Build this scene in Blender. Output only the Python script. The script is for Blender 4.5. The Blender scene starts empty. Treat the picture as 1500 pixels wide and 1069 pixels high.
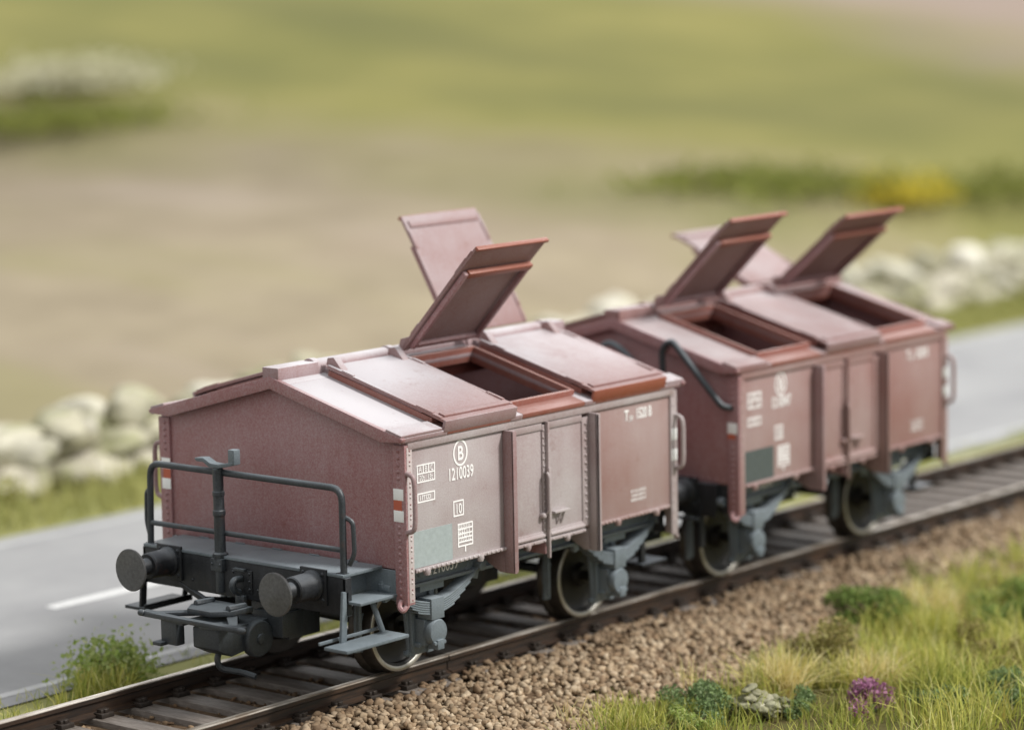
import bpy, bmesh, math, random
import numpy as np
from mathutils import Vector, Matrix

C = bpy.context.scene.collection
sc = bpy.context.scene
R = math.radians
PI = math.pi

# ------------------------------------------------------------------ camera
CAM = Vector((-20.447, -18.171, 6.322))
YAW, PITCH, ROLL = 0.69542, -0.13737, -0.01911
d = Vector((math.cos(PITCH)*math.cos(YAW), math.cos(PITCH)*math.sin(YAW), math.sin(PITCH)))
r_ = Vector((math.sin(YAW), -math.cos(YAW), 0))
u_ = r_.cross(d)
r2 = r_*math.cos(ROLL) + u_*math.sin(ROLL)
u2 = -r_*math.sin(ROLL) + u_*math.cos(ROLL)
cd = bpy.data.cameras.new('camera')
cam = bpy.data.objects.new('camera', cd); C.objects.link(cam)
m = Matrix((r2, u2, -d)).transposed().to_4x4(); m.translation = CAM
cam.matrix_world = m
cd.sensor_width = 36; cd.lens = 103.18
cd.clip_start = 0.5; cd.clip_end = 2000
cd.dof.use_dof = True; cd.dof.focus_distance = 25.7
APERTURE = 0.36
cd.dof.aperture_fstop = cd.lens/1000/APERTURE
cd.dof.aperture_blades = 0
sc.camera = cam

# ------------------------------------------------------------------ light
w = bpy.data.worlds.new('World'); sc.world = w; w.use_nodes = True
bg = w.node_tree.nodes['Background']
bg.inputs['Color'].default_value = (0.97, 0.985, 1.0, 1)
bg.inputs['Strength'].default_value = 0.58
sl = bpy.data.lights.new('key_light', 'SUN'); sl.energy = 2.8; sl.angle = R(10); sl.color = (1, 0.975, 0.94)
so = bpy.data.objects.new('key_light', sl); C.objects.link(so)
so.rotation_euler = Vector((0.28, -0.64, 0.70)).to_track_quat('Z', 'Y').to_euler()
al = bpy.data.lights.new('soft_box', 'AREA'); al.shape = 'RECTANGLE'; al.size = 26; al.size_y = 12; al.energy = 2600; al.color = (1, 0.99, 0.98)
ao = bpy.data.objects.new('soft_box', al); C.objects.link(ao)
ao.location = Vector((0, 0, 2.5)) + Vector((0.77, 0.50, 0.52))*30
ao.rotation_euler = Vector((0.77, 0.50, 0.52)).to_track_quat('Z', 'Y').to_euler()
sc.view_settings.view_transform = 'Standard'
sc.view_settings.look = 'None'
sc.view_settings.exposure = 0.43
sc.view_settings.gamma = 1.0
sc.render.engine = 'CYCLES'
sc.cycles.use_denoising = True
sc.cycles.max_bounces = 6

# ------------------------------------------------------------------ materials
def _mat(name):
    mt = bpy.data.materials.new(name); mt.use_nodes = True
    nt = mt.node_tree
    return mt, nt, nt.nodes['Principled BSDF']
def _n(nt, t, **kw):
    n = nt.nodes.new(t)
    for k, v in kw.items(): setattr(n, k, v)
    return n
def _mix(nt, fac, a, b, blend='MIX'):
    n = _n(nt, 'ShaderNodeMix', data_type='RGBA', blend_type=blend)
    for sock, v in ((n.inputs[0], fac), (n.inputs[6], a), (n.inputs[7], b)):
        if isinstance(v, bpy.types.NodeSocket): nt.links.new(v, sock)
        elif isinstance(v, (int, float)): sock.default_value = v
        else: sock.default_value = (*v, 1)
    return n.outputs[2]
def _noise(nt, scale, detail=3, rough=.6, src=None):
    n = _n(nt, 'ShaderNodeTexNoise'); n.inputs['Scale'].default_value = scale
    n.inputs['Detail'].default_value = detail; n.inputs['Roughness'].default_value = rough
    tc = _n(nt, 'ShaderNodeTexCoord'); nt.links.new(src or tc.outputs['Object'], n.inputs['Vector'])
    return n.outputs['Fac']
def _ramp(nt, fac, lo, hi, a=0., b=1.):
    n = _n(nt, 'ShaderNodeMapRange'); n.inputs[1].default_value = lo; n.inputs[2].default_value = hi
    n.inputs[3].default_value = a; n.inputs[4].default_value = b
    nt.links.new(fac, n.inputs[0]); return n.outputs[0]
def _math(nt, op, a, b=0.):
    n = _n(nt, 'ShaderNodeMath', operation=op)
    for i, v in enumerate((a, b)):
        if isinstance(v, bpy.types.NodeSocket): nt.links.new(v, n.inputs[i])
        else: n.inputs[i].default_value = v
    return n.outputs[0]

def paint(name, base, dust=(.5, .42, .41), side=.2, top=.5, rough=.5, grain=.5, spec=.5, bump=.28, ridge_sheen=None):
    """matt weathered model paint: fine grain, patchy airbrushed dust, more of it on upward faces"""
    mt, nt, p = _mat(name)
    g = _noise(nt, 60, 3, .75)
    patch = _noise(nt, 1.1, 3, .55)
    geo = _n(nt, 'ShaderNodeNewGeometry'); sx = _n(nt, 'ShaderNodeSeparateXYZ'); nt.links.new(geo.outputs['Normal'], sx.inputs[0])
    up = _ramp(nt, sx.outputs['Z'], .3, .95, side, top)
    f = _math(nt, 'MULTIPLY', up, _ramp(nt, patch, .3, .7, .55, 1.25))
    if ridge_sheen:
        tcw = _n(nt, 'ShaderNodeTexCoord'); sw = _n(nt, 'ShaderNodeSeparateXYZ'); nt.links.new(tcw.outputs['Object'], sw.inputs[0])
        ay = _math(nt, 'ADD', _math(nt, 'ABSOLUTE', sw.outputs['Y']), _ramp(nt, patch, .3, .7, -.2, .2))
        f = _math(nt, 'MULTIPLY', f, _ramp(nt, ay, ridge_sheen[0], ridge_sheen[1], 1., ridge_sheen[2]))  # roof sheen put into the colour: pale by the ridge, redder at the eave
    f = _math(nt, 'ADD', f, _ramp(nt, g, .35, .65, -.24*grain, .24*grain))
    mps = _n(nt, 'ShaderNodeMapping'); mps.inputs['Scale'].default_value = (7, 7, .55); tcs = _n(nt, 'ShaderNodeTexCoord'); nt.links.new(tcs.outputs['Object'], mps.inputs[0])
    f = _math(nt, 'ADD', f, _ramp(nt, _noise(nt, 1.6, 4, .7, mps.outputs[0]), .35, .65, -.035, .03))
    col = _mix(nt, f, base, dust)
    nt.nodes[-1].clamp_factor = True
    rust = _ramp(nt, _noise(nt, 5.5, 5, .72), .60, .74, 0, .45)
    col = _mix(nt, rust, col, [c*.55 + q*.45 for c, q in zip(base, (.17, .07, .04))])
    speck = _ramp(nt, _noise(nt, 75, 2, .6), .69, .74)
    col = _mix(nt, _math(nt, 'MULTIPLY', speck, .3*grain), col, (.75, .68, .66))
    nt.links.new(col, p.inputs['Base Color'])
    nt.links.new(_ramp(nt, g, .3, .7, rough-.06, rough+.08), p.inputs['Roughness'])
    p.inputs['Specular IOR Level'].default_value = spec
    b = _n(nt, 'ShaderNodeBump'); b.inputs['Strength'].default_value = bump; b.inputs['Distance'].default_value = .01
    nt.links.new(g, b.inputs['Height']); nt.links.new(b.outputs[0], p.inputs['Normal'])
    return mt
def plain(name, col, rough=.5, metal=0., var=.2, scale=12, spec=.5):
    mt, nt, p = _mat(name)
    c = _mix(nt, _ramp(nt, _noise(nt, scale, 4, .65), .3, .7), [x*(1-var) for x in col], [min(1, x*(1+var)) for x in col])
    nt.links.new(c, p.inputs['Base Color'])
    p.inputs['Roughness'].default_value = rough; p.inputs['Metallic'].default_value = metal
    p.inputs['Specular IOR Level'].default_value = spec
    return mt
def island(name, cols, rough=.8, spec=.2, noise=0, trans=0.):
    """colour varies from piece to piece (blade, leaf, stone)"""
    mt, nt, p = _mat(name)
    geo = _n(nt, 'ShaderNodeNewGeometry')
    cr = _n(nt, 'ShaderNodeValToRGB'); e = cr.color_ramp.elements
    while len(e) < len(cols): e.new(.5)
    for i, c in enumerate(cols):
        e[i].position = i/(len(cols)-1); e[i].color = (*c, 1)
    nt.links.new(geo.outputs['Random Per Island'], cr.inputs[0])
    col = cr.outputs[0]
    if noise:
        k = _ramp(nt, _noise(nt, noise, 4, .7), .3, .7, .6, 1.25)
        mul = _n(nt, 'ShaderNodeVectorMath', operation='SCALE'); nt.links.new(col, mul.inputs[0]); nt.links.new(k, mul.inputs['Scale'])
        col = mul.outputs[0]
    nt.links.new(col, p.inputs['Base Color'])
    p.inputs['Roughness'].default_value = rough; p.inputs['Specular IOR Level'].default_value = spec
    if trans:
        tr = _n(nt, 'ShaderNodeBsdfTranslucent'); nt.links.new(col, tr.inputs[0])
        ms = _n(nt, 'ShaderNodeMixShader'); ms.inputs[0].default_value = trans
        nt.links.new(p.outputs[0], ms.inputs[1]); nt.links.new(tr.outputs[0], ms.inputs[2])
        nt.links.new(ms.outputs[0], nt.nodes['Material Output'].inputs['Surface'])
    return mt

RED = (.255, .075, .072)
M = {}
M['red_end'] = paint('red_brown_paint', (.255, .088, .086), (.48, .41, .42), .27, .55, grain=.7)
M['red_side'] = paint('greyed_red_brown_paint', (.215, .110, .104), (.455, .415, .41), .72, .9)  # greyer mix for front side panels and doors
M['red_plain'] = paint('less_greyed_red_brown_paint', (.245, .112, .090), (.45, .395, .385), .42, .75)  # redder mix for the rear side panels
M['red_flange'] = paint('pale_weathered_flange_paint', (.40, .30, .28), (.56, .51, .50), .7, .9)
M['red_post'] = paint('mauve_post_paint', (.225, .105, .10), (.43, .38, .383), .34, .7)
M['red_roof'] = paint('dusty_roof_paint', (.25, .12, .118), (.53, .505, .522), .34, 1.0, .68)
M['red_lid'] = paint('roof_lid_paint', (.235, .100, .084), (.47, .44, .458), .26, .95, .66, ridge_sheen=(.75, 1.5, .36))  # lid colour carries a painted sheen that fades towards the eave
M['red_rim'] = paint('hatch_rim_paint', (.26, .08, .055), (.42, .34, .32), .12, .40, .5)
M['red_clean'] = paint('clean_red_brown_paint', (.27, .075, .042), (.42, .26, .22), .06, .35, .45, .4)
M['mid_side'] = paint('red_brown_wagon_paint', (.23, .085, .070), (.44, .375, .36), .44, .7)
M['mid_plain'] = paint('bare_red_brown_wagon_paint', (.235, .085, .068), (.43, .365, .35), .36, .65)
M['mid_roof'] = paint('mauve_roof_paint', (.225, .088, .074), (.44, .395, .402), .24, .72, .66)
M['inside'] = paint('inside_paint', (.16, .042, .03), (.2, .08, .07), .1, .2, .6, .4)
M['black'] = paint('black_underframe_paint', (.011, .012, .014), (.20, .22, .24), .03, .55, .5, .15, .35)
M['grey'] = paint('grey_underframe_paint', (.062, .080, .092), (.34, .39, .42), .27, .66, .5, .3)
M['greyblack'] = paint('dark_grey_paint', (.017, .021, .025), (.22, .25, .27), .08, .6, .42, .2, .5)
M['chalk'] = plain('chalk_panel_paint', (.33, .375, .37), .6, 0, .10, 20)
M['chalk_dark'] = plain('dark_chalk_panel_paint', (.07, .085, .08), .6, 0, .15, 20)
M['white'] = plain('white_lettering', (.88, .86, .84), .6, 0, .04)
M['board'] = plain('white_board', (.85, .85, .83), .5, 0, .03)
M['orange'] = plain('orange_patch', (.45, .10, .05), .5, 0, .1)
M['steel'] = plain('turned_steel', (.10, .10, .10), .36, .55, .25, 30)
M['tyre'] = plain('wheel_tyre_metal', (.065, .055, .045), .38, .6, .25, 10)
M['tyre_edge'] = plain('bright_tyre_edge', (.45, .43, .38), .38, .6, .15, 10)
M['wheel'] = plain('wheel_centre_paint', (.012, .011, .009), .5, .2, .3, 8)

# ------------------------------------------------------------------ mesh builder
class MB:
    def __init__(s): s.v = []; s.f = []; s.rv = []; s.rf = []
    def add(s, vs, fs):
        o = len(s.v); s.v += [tuple(x) for x in vs]; s.f += [tuple(i+o for i in f) for f in fs]
        return s
    def box(s, x0, x1, y0, y1, z0, z1, fn=None):
        vs = [Vector((x, y, z)) for x in (x0, x1) for y in (y0, y1) for z in (z0, z1)]
        if fn: vs = [fn(v) for v in vs]
        return s.add(vs, [(0,1,3,2),(4,6,7,5),(0,4,5,1),(2,3,7,6),(0,2,6,4),(1,5,7,3)])
    def beam(s, a, b, wd, ht, up=(0,0,1)):
        a = Vector(a); b = Vector(b); t = (b-a).normalized(); sd = t.cross(Vector(up))
        if sd.length < 1e-4: sd = t.cross(Vector((1,0,0)))
        sd.normalize(); n = sd.cross(t)
        vs = [q + sd*i*wd/2 + n*j*ht/2 for q in (a, b) for i in (-1,1) for j in (-1,1)]
        return s.add(vs, [(0,1,3,2),(4,6,7,5),(0,4,5,1),(2,3,7,6),(0,2,6,4),(1,5,7,3)])
    def tube(s, pts, r, seg=10, round_=0, cyc=False):
        P = [Vector(p) for p in pts]
        if round_:
            Q = [P[0]]
            for i in range(1, len(P)-1):
                a, b, c = P[i-1], P[i], P[i+1]
                k = min(round_, (b-a).length*.45, (c-b).length*.45)
                s0 = b + (a-b).normalized()*k; s1 = b + (c-b).normalized()*k
                for t in (0, .25, .5, .75, 1): Q.append(s0*(1-t)**2 + b*2*t*(1-t) + s1*t*t)
            P = Q + [P[-1]]
        vs = []; n = len(P); ref = None
        for i in range(n):
            t = (P[min(i+1, n-1)] - P[max(i-1, 0)]).normalized()
            if ref is None:
                ref = Vector((0,0,1)) if abs(t.z) < .9 else Vector((1,0,0))
            a = (ref - t*ref.dot(t)).normalized(); b = t.cross(a); ref = a
            for k in range(seg):
                an = 2*PI*k/seg; vs.append(P[i] + a*math.cos(an)*r + b*math.sin(an)*r)
        fs = [(i*seg+k, i*seg+(k+1)%seg, (i+1)*seg+(k+1)%seg, (i+1)*seg+k) for i in range(n-1) for k in range(seg)]
        fs += [tuple(range(seg))[::-1], tuple((n-1)*seg+k for k in range(seg))]
        return s.add(vs, fs)
    def lathe(s, prof, o, ax, seg=32, cap=True):
        """prof: (radius, distance along the axis)"""
        o = Vector(o); ax = Vector(ax).normalized()
        a = ax.orthogonal().normalized(); b = ax.cross(a)
        vs = []; fs = []
        for r, h in prof:
            for k in range(seg):
                an = 2*PI*k/seg; vs.append(o + ax*h + (a*math.cos(an) + b*math.sin(an))*max(r, 1e-4))
        n = len(prof)
        for i in range(n-1):
            for k in range(seg): fs.append((i*seg+k, i*seg+(k+1)%seg, (i+1)*seg+(k+1)%seg, (i+1)*seg+k))
        if cap and prof[0][0] > 1e-3: fs.append(tuple(range(seg))[::-1])
        if cap and prof[-1][0] > 1e-3: fs.append(tuple((n-1)*seg+k for k in range(seg)))
        return s.add(vs, fs)
    def prism(s, poly, plane, a0, a1, fn=None):
        if plane == 'yz': mk = lambda p, a: Vector((a, p[0], p[1]))
        elif plane == 'xz': mk = lambda p, a: Vector((p[0], a, p[1]))
        else: mk = lambda p, a: Vector((p[0], p[1], a))
        n = len(poly); vs = [mk(p, a0) for p in poly] + [mk(p, a1) for p in poly]
        if fn: vs = [fn(v) for v in vs]
        return s.add(vs, [tuple(range(n))[::-1], tuple(range(n, 2*n))] + [(i, (i+1)%n, n+(i+1)%n, n+i) for i in range(n)])
    def rivet(s, p, n, r=.016, h=None):
        p = Vector(p); n = Vector(n).normalized(); a = n.orthogonal().normalized(); b = n.cross(a); h = h or r*.8
        o = len(s.rv); k = 7
        for q, z in ((1, 0), (.8, .6), (.35, .95)):
            for i in range(k):
                an = 2*PI*i/k; s.rv.append(tuple(p + (a*math.cos(an) + b*math.sin(an))*r*q + n*h*z))
        s.rv.append(tuple(p + n*h))
        for j in range(2):
            for i in range(k): s.rf.append((o+j*k+i, o+j*k+(i+1)%k, o+(j+1)*k+(i+1)%k, o+(j+1)*k+i))
        for i in range(k): s.rf.append((o+2*k+i, o+2*k+(i+1)%k, o+3*k))
        return s
    def rivets(s, a, b, n, nrm, r=.016):
        a = Vector(a); b = Vector(b)
        for i in range(n): s.rivet(a.lerp(b, i/(n-1) if n > 1 else .5), nrm, r)
        return s
    def build(s, name, mat, parent=None, bevel=.007, ang=38):
        me = bpy.data.meshes.new(name); me.from_pydata(s.v, [], s.f)
        bm = bmesh.new(); bm.from_mesh(me)
        bmesh.ops.recalc_face_normals(bm, faces=bm.faces)
        if bevel:
            es = [e for e in bm.edges if e.is_manifold and e.calc_face_angle(0) > R(55)]
            if es: bmesh.ops.bevel(bm, geom=es, offset=bevel, segments=2, profile=.5, affect='EDGES', clamp_overlap=True)
        if s.rv:
            vs = [bm.verts.new(v) for v in s.rv]
            for f in s.rf: bm.faces.new([vs[i] for i in f])
        bm.to_mesh(me); bm.free()
        for p in me.polygons: p.use_smooth = True
        me.set_sharp_from_angle(angle=R(ang))
        me.materials.append(mat)
        o = bpy.data.objects.new(name, me); C.objects.link(o)
        if parent: o.parent = parent
        return o
def empty(name, loc, label=None, cat=None, group=None):
    o = bpy.data.objects.new(name, None); C.objects.link(o); o.location = loc; o.empty_display_size = .3
    tag(o, label, cat, group); return o
def tag(o, label=None, cat=None, group=None, kind=None):
    if label: o['label'] = label
    if cat: o['category'] = cat
    if group: o['group'] = group
    if kind: o['kind'] = kind
    return o
def raw(name, v, f, mat, parent=None, smooth=False):
    me = bpy.data.meshes.new(name); v = np.asarray(v, np.float32)
    me.vertices.add(len(v)); me.vertices.foreach_set('co', v.ravel())
    f = [np.asarray(a, np.int32) for a in (f if isinstance(f, list) else [f])]
    tot = sum(a.size for a in f); cnt = np.concatenate([np.full(len(a), a.shape[1], np.int32) for a in f])
    me.loops.add(tot); me.loops.foreach_set('vertex_index', np.concatenate([a.ravel() for a in f]))
    me.polygons.add(len(cnt)); st = np.concatenate([[0], np.cumsum(cnt)[:-1]]).astype(np.int32)
    me.polygons.foreach_set('loop_start', st); me.polygons.foreach_set('loop_total', cnt)
    if smooth: me.polygons.foreach_set('use_smooth', np.ones(len(cnt), bool))
    me.update(calc_edges=True); me.validate()
    me.materials.append(mat)
    o = bpy.data.objects.new(name, me); C.objects.link(o)
    if parent: o.parent = parent
    return o

# ------------------------------------------------------------------ ground, road, fields
VD = Vector((math.cos(YAW), math.sin(YAW), 0))
def depth(x, y): return (x-CAM.x)*VD.x + (y-CAM.y)*VD.y
def sstep(a, b, x):
    t = np.clip((x-a)/(b-a), 0, 1); return t*t*(3-2*t)
def ground_z(x, y):
    x = np.asarray(x, float); y = np.asarray(y, float)
    z = np.full(np.broadcast(x, y).shape, -.36)
    z = z + .05*sstep(-1.2, -.9, y)*sstep(1.4, 1.1, y)
    z = z - .22*sstep(-1.3, -2.5, y) - .10*sstep(-2.5, -8, y)
    dd = depth(x, y)
    rise = sstep(9.6, 16, y)*np.clip(dd-40, 0, None)*.10 + sstep(9.6, 16, y)*np.clip(dd-62, 0, None)*.03
    rise = rise + .5*np.sin(x*.13+y*.07)*sstep(20, 40, y)
    rise = rise + .05*sstep(8.2, 9.2, y)
    return z + rise
def axis_pts(a, b, n0, n1, n2, lo, hi):
    return np.unique(np.concatenate([np.linspace(a, lo, n0), np.linspace(lo, hi, n1), np.linspace(hi, b, n2)]))
gx = axis_pts(-60, 420, 12, 90, 60, -12, 40); gy = axis_pts(-40, 420, 14, 80, 70, -8, 24)
X, Y = np.meshgrid(gx, gy, indexing='ij')
Z = ground_z(X, Y)
nx, ny = len(gx), len(gy)
I = np.arange(nx*ny).reshape(nx, ny)
gm, nt, p = _mat('layout_ground')
tc = _n(nt, 'ShaderNodeTexCoord'); sx = _n(nt, 'ShaderNodeSeparateXYZ'); nt.links.new(tc.outputs['Object'], sx.inputs[0])
def lin(a, b, c): return _math(nt, 'ADD', _math(nt, 'ADD', _math(nt, 'MULTIPLY', sx.outputs['X'], a), _math(nt, 'MULTIPLY', sx.outputs['Y'], b)), c)
dep = lin(VD.x, VD.y, -(CAM.x*VD.x + CAM.y*VD.y))
lat = lin(VD.y, -VD.x, -(CAM.x*VD.y - CAM.y*VD.x))
big = _noise(nt, .09, 4, .55); mid = _noise(nt, .5, 4, .6); fine = _noise(nt, 6, 4, .7)
dep = _math(nt, 'ADD', dep, _ramp(nt, big, .3, .7, -5, 5))
col = _mix(nt, _ramp(nt, mid, .35, .65), (.275, .232, .162), (.222, .186, .128))             # straw-brown field
mpg = _n(nt, 'ShaderNodeMapping'); mpg.inputs['Rotation'].default_value = (0, 0, -YAW); mpg.inputs['Scale'].default_value = (1, .35, 1); nt.links.new(tc.outputs['Object'], mpg.inputs[0])
blot = _noise(nt, .16, 3, .6, mpg.outputs[0])
col = _mix(nt, _ramp(nt, blot, .54, .68, 0, .6), col, (.225, .205, .10))
col = _mix(nt, _ramp(nt, blot, .46, .34, 0, .85), col, (.30, .25, .195))
col = _mix(nt, _ramp(nt, big, .5, .66, 0, .7), col, (.24, .19, .145))
mead = _mix(nt, _ramp(nt, big, .36, .62), (.265, .245, .088), (.165, .168, .06))
mead = _mix(nt, _ramp(nt, blot, .50, .66, 0, .7), mead, (.16, .16, .065))        # meadow
col = _mix(nt, _ramp(nt, _math(nt, 'ADD', dep, _math(nt, 'MULTIPLY', lat, .65)), 57, 66), col, mead)
col = _mix(nt, _ramp(nt, _math(nt, 'ADD', dep, _math(nt, 'MULTIPLY', lat, 1.6)), 90, 103), col, (.34, .27, .225))   # bare slope far right
verge = _mix(nt, _ramp(nt, mid, .35, .65), (.30, .29, .12), (.22, .23, .085))
col = _mix(nt, _ramp(nt, sx.outputs['Y'], 9.4, 10.4), verge, col)
near = _mix(nt, _ramp(nt, fine, .35, .65), (.10, .075, .035), (.11, .11, .035))
col = _mix(nt, _ramp(nt, sx.outputs['Y'], -.8, .6), near, col)
nt.links.new(col, p.inputs['Base Color']); p.inputs['Roughness'].default_value = .95; p.inputs['Specular IOR Level'].default_value = .1
g = raw('ground', np.stack([X, Y, Z], -1).reshape(-1, 3), np.stack([I[:-1, :-1], I[1:, :-1], I[1:, 1:], I[:-1, 1:]], -1).reshape(-1, 4), gm, smooth=True)
tag(g, 'rolling model landscape of brown field and olive meadow beyond the track', 'ground', kind='structure')

def asphalt():
    mt, nt, p = _mat('pale_grey_road_paint')
    c = _mix(nt, _ramp(nt, _noise(nt, .6, 5, .65), .3, .7), (.245, .245, .25), (.345, .345, .343))
    c = _mix(nt, _ramp(nt, _noise(nt, 40, 3, .7), .35, .65, 0, .35), c, (.24, .24, .24))
    nt.links.new(c, p.inputs['Base Color']); p.inputs['Roughness'].default_value = .85; p.inputs['Specular IOR Level'].default_value = .25
    return mt
def sheet(name, x0, x1, y0, y1, z, mat, n=1):
    v = []; f = []
    for i in range(n+1):
        x = x0 + (x1-x0)*i/n; v += [(x, y0, z), (x, y1, z)]
    f = [(2*i, 2*i+2, 2*i+3, 2*i+1) for i in range(n)]
    return raw(name, v, np.array(f), mat)
tag(sheet('road', -40, 200, 2.15, 8.35, -.345, asphalt(), 40), 'pale grey road running behind the track', 'road', kind='structure')
rm = plain('road_marking_paint', (.40, .40, .40), .7, 0, .15, 2); rmd = plain('road_dash_paint', (.68, .68, .67), .7, 0, .08, 6)
for nm, y0, y1 in (('road_edge_line', 2.42, 2.55), ('road_edge_line', 7.95, 8.08)):
    tag(sheet(nm, -40, 200, y0, y1, -.341, rm, 40), kind='structure')
for k in range(14):
    x0 = -.36 + 5.2*(k-2)
    tag(sheet('road_centre_dash', x0, x0+2.1, 4.90, 5.06, -.341, rmd), kind='structure')

# ------------------------------------------------------------------ track
rng = np.random.default_rng(7)
bed = MB()
bp = [(-1.62, -.36), (-1.0, -.235), (1.0, -.235), (1.5, -.38), (1.3, -.6), (-1.5, -.7)]
bed_m = plain('ballast_bed', (.12, .08, .05), .95, 0, .4, 9, .1)
tag(bed.prism(bp, 'yz', -30, 90).build('track_bed', bed_m, None, 0), 'earth bed of ballast under the track', 'track bed', kind='structure')

def rocks(n, sampler, smin, smax, seed, flat=.75):
    """many little broken stones as one mesh"""
    r = np.random.default_rng(seed)
    bm = bmesh.new(); bmesh.ops.create_icosphere(bm, subdivisions=1, radius=1)
    bv = np.array([v.co[:] for v in bm.verts]); bf = np.array([[v.index for v in f.verts] for f in bm.faces]); bm.free()
    nb = len(bv); kinds = []
    for k in range(24):
        q = bv*r.uniform(.75, 1.2, (nb, 1))
        for _ in range(7):
            nrm = r.normal(size=3); nrm /= np.linalg.norm(nrm); dd_ = q@nrm; lim = r.uniform(.32, .75)
            q = q - np.clip(dd_-lim, 0, None)[:, None]*nrm
        kinds.append(q)
    kinds = np.array(kinds)
    pos = sampler(r, n); n = len(pos)
    s = r.uniform(smin, smax, (n, 1, 1))*r.uniform(.7, 1.25, (n, 1, 3)); s[:, :, 2] *= flat
    th = r.uniform(0, 2*PI, n); c, sn = np.cos(th), np.sin(th); t2 = r.uniform(-.6, .6, n); c2, s2 = np.cos(t2), np.sin(t2)
    v = kinds[r.integers(0, 24, n)]*s
    x, y, z = v[..., 0], v[..., 1], v[..., 2]
    y, z = y*c2[:, None]-z*s2[:, None], y*s2[:, None]+z*c2[:, None]
    x, y = x*c[:, None]-y*sn[:, None], x*sn[:, None]+y*c[:, None]
    v = np.stack([x, y, z], -1) + pos[:, None, :]
    f = bf[None] + (np.arange(n)*nb)[:, None, None]
    return v.reshape(-1, 3), f.reshape(-1, 3)
def bal_z(y):
    return np.interp(y, [-3.2, -2.4, -1.62, -1.02, 1.02, 1.5], [-.63, -.56, -.355, -.195, -.215, -.37])
def near_s(r, n):
    x = -5 + 22*r.random(n)**1.25; y = -.86 - 1.85*r.random(n)**.9
    z = bal_z(y) + r.normal(0, .014, n) + .02*np.sin(x*3.1+y*4)
    return np.stack([x, y, z], -1)
SP = .46; S0 = -2.62 - 6*SP
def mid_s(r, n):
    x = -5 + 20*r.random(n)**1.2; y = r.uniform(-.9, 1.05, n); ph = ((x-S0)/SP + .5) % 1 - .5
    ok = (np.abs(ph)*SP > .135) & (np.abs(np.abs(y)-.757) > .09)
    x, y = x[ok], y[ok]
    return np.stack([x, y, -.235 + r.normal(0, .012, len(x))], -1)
def far_s(r, n):
    x = -5 + 40*r.random(n)**1.3; y = .95 + .75*r.random(n)
    return np.stack([x, y, bal_z(y) + r.normal(0, .012, n)], -1)
bal = island('ballast_stone', [(.40, .295, .185), (.19, .13, .08), (.46, .35, .23), (.30, .22, .14), (.54, .43, .30), (.22, .145, .085), (.37, .265, .165)], .85, .25, 14)
def stained(mt, y0, y1):
    nt = mt.node_tree; p = nt.nodes['Principled BSDF']; src = p.inputs['Base Color'].links[0].from_socket
    tc_ = _n(nt, 'ShaderNodeTexCoord'); sx_ = _n(nt, 'ShaderNodeSeparateXYZ'); nt.links.new(tc_.outputs['Object'], sx_.inputs[0])
    f = _math(nt, 'MULTIPLY', _ramp(nt, _math(nt, 'ABSOLUTE', sx_.outputs['Y']), y0, y1, 1, 0), _ramp(nt, _noise(nt, 1.7, 4, .7), .35, .6, .25, .85))
    nt.links.new(_mix(nt, f, src, (.10, .058, .032)), p.inputs['Base Color'])
stained(bal, .85, 1.35)      # oil and brake rust beside the rails
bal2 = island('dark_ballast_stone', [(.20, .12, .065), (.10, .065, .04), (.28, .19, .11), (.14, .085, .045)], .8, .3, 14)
v, f = rocks(27000, near_s, .022, .066, 3); tag(raw('ballast', v, f, bal), 'tan brown stone ballast spilling down the near side of the track', 'ballast', kind='stuff')
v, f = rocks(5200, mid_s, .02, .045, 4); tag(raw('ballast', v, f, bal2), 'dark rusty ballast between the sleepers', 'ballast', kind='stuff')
v, f = rocks(4200, far_s, .03, .055, 5); tag(raw('ballast', v, f, bal), 'tan ballast along the road side of the track', 'ballast', kind='stuff')

trk = empty('railway_track', (0, 0, 0), 'single track with dark rusty rails and brown sleepers under both wagons', 'railway track')
def rail_mat():
    mt, nt, p = _mat('rusty_rail')
    geo = _n(nt, 'ShaderNodeNewGeometry'); s_ = _n(nt, 'ShaderNodeSeparateXYZ'); nt.links.new(geo.outputs['Position'], s_.inputs[0])
    top = _ramp(nt, s_.outputs['Z'], -.012, -.004)
    map_ = _n(nt, 'ShaderNodeMapping'); map_.inputs['Scale'].default_value = (.25, 3, 3); tc_ = _n(nt, 'ShaderNodeTexCoord'); nt.links.new(tc_.outputs['Object'], map_.inputs[0])
    rust = _mix(nt, _ramp(nt, _noise(nt, 9, 4, .7, map_.outputs[0]), .4, .65), (.014, .009, .006), (.048, .024, .011))
    shine = _mix(nt, _ramp(nt, _noise(nt, 7, 4, .7, map_.outputs[0]), .4, .62), (.55, .51, .45), (.22, .165, .115))
    nt.links.new(_mix(nt, top, rust, shine), p.inputs['Base Color'])
    nt.links.new(_math(nt, 'MULTIPLY', top, .55), p.inputs['Metallic'])
    nt.links.new(_ramp(nt, top, 0, 1, .55, .36), p.inputs['Roughness'])
    return mt
RM = rail_mat()
def rail_prof(y0):
    h = [(-.075, -.17), (.075, -.17), (.075, -.155), (.016, -.135), (.016, -.06), (.042, -.045), (.042, -.008), (.034, 0), (-.034, 0), (-.042, -.008), (-.042, -.045), (-.016, -.06), (-.016, -.135), (-.075, -.155)]
    return [(y0+a, b) for a, b in h]
for y0 in (-.7585, .7585):
    rb = MB().prism(rail_prof(y0), 'yz', -25, -.62).prism(rail_prof(y0), 'yz', -.605, 80)
    rb.build('rail', RM, trk, 0)
slp_m, nt, p = _mat('weathered_sleeper')
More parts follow.
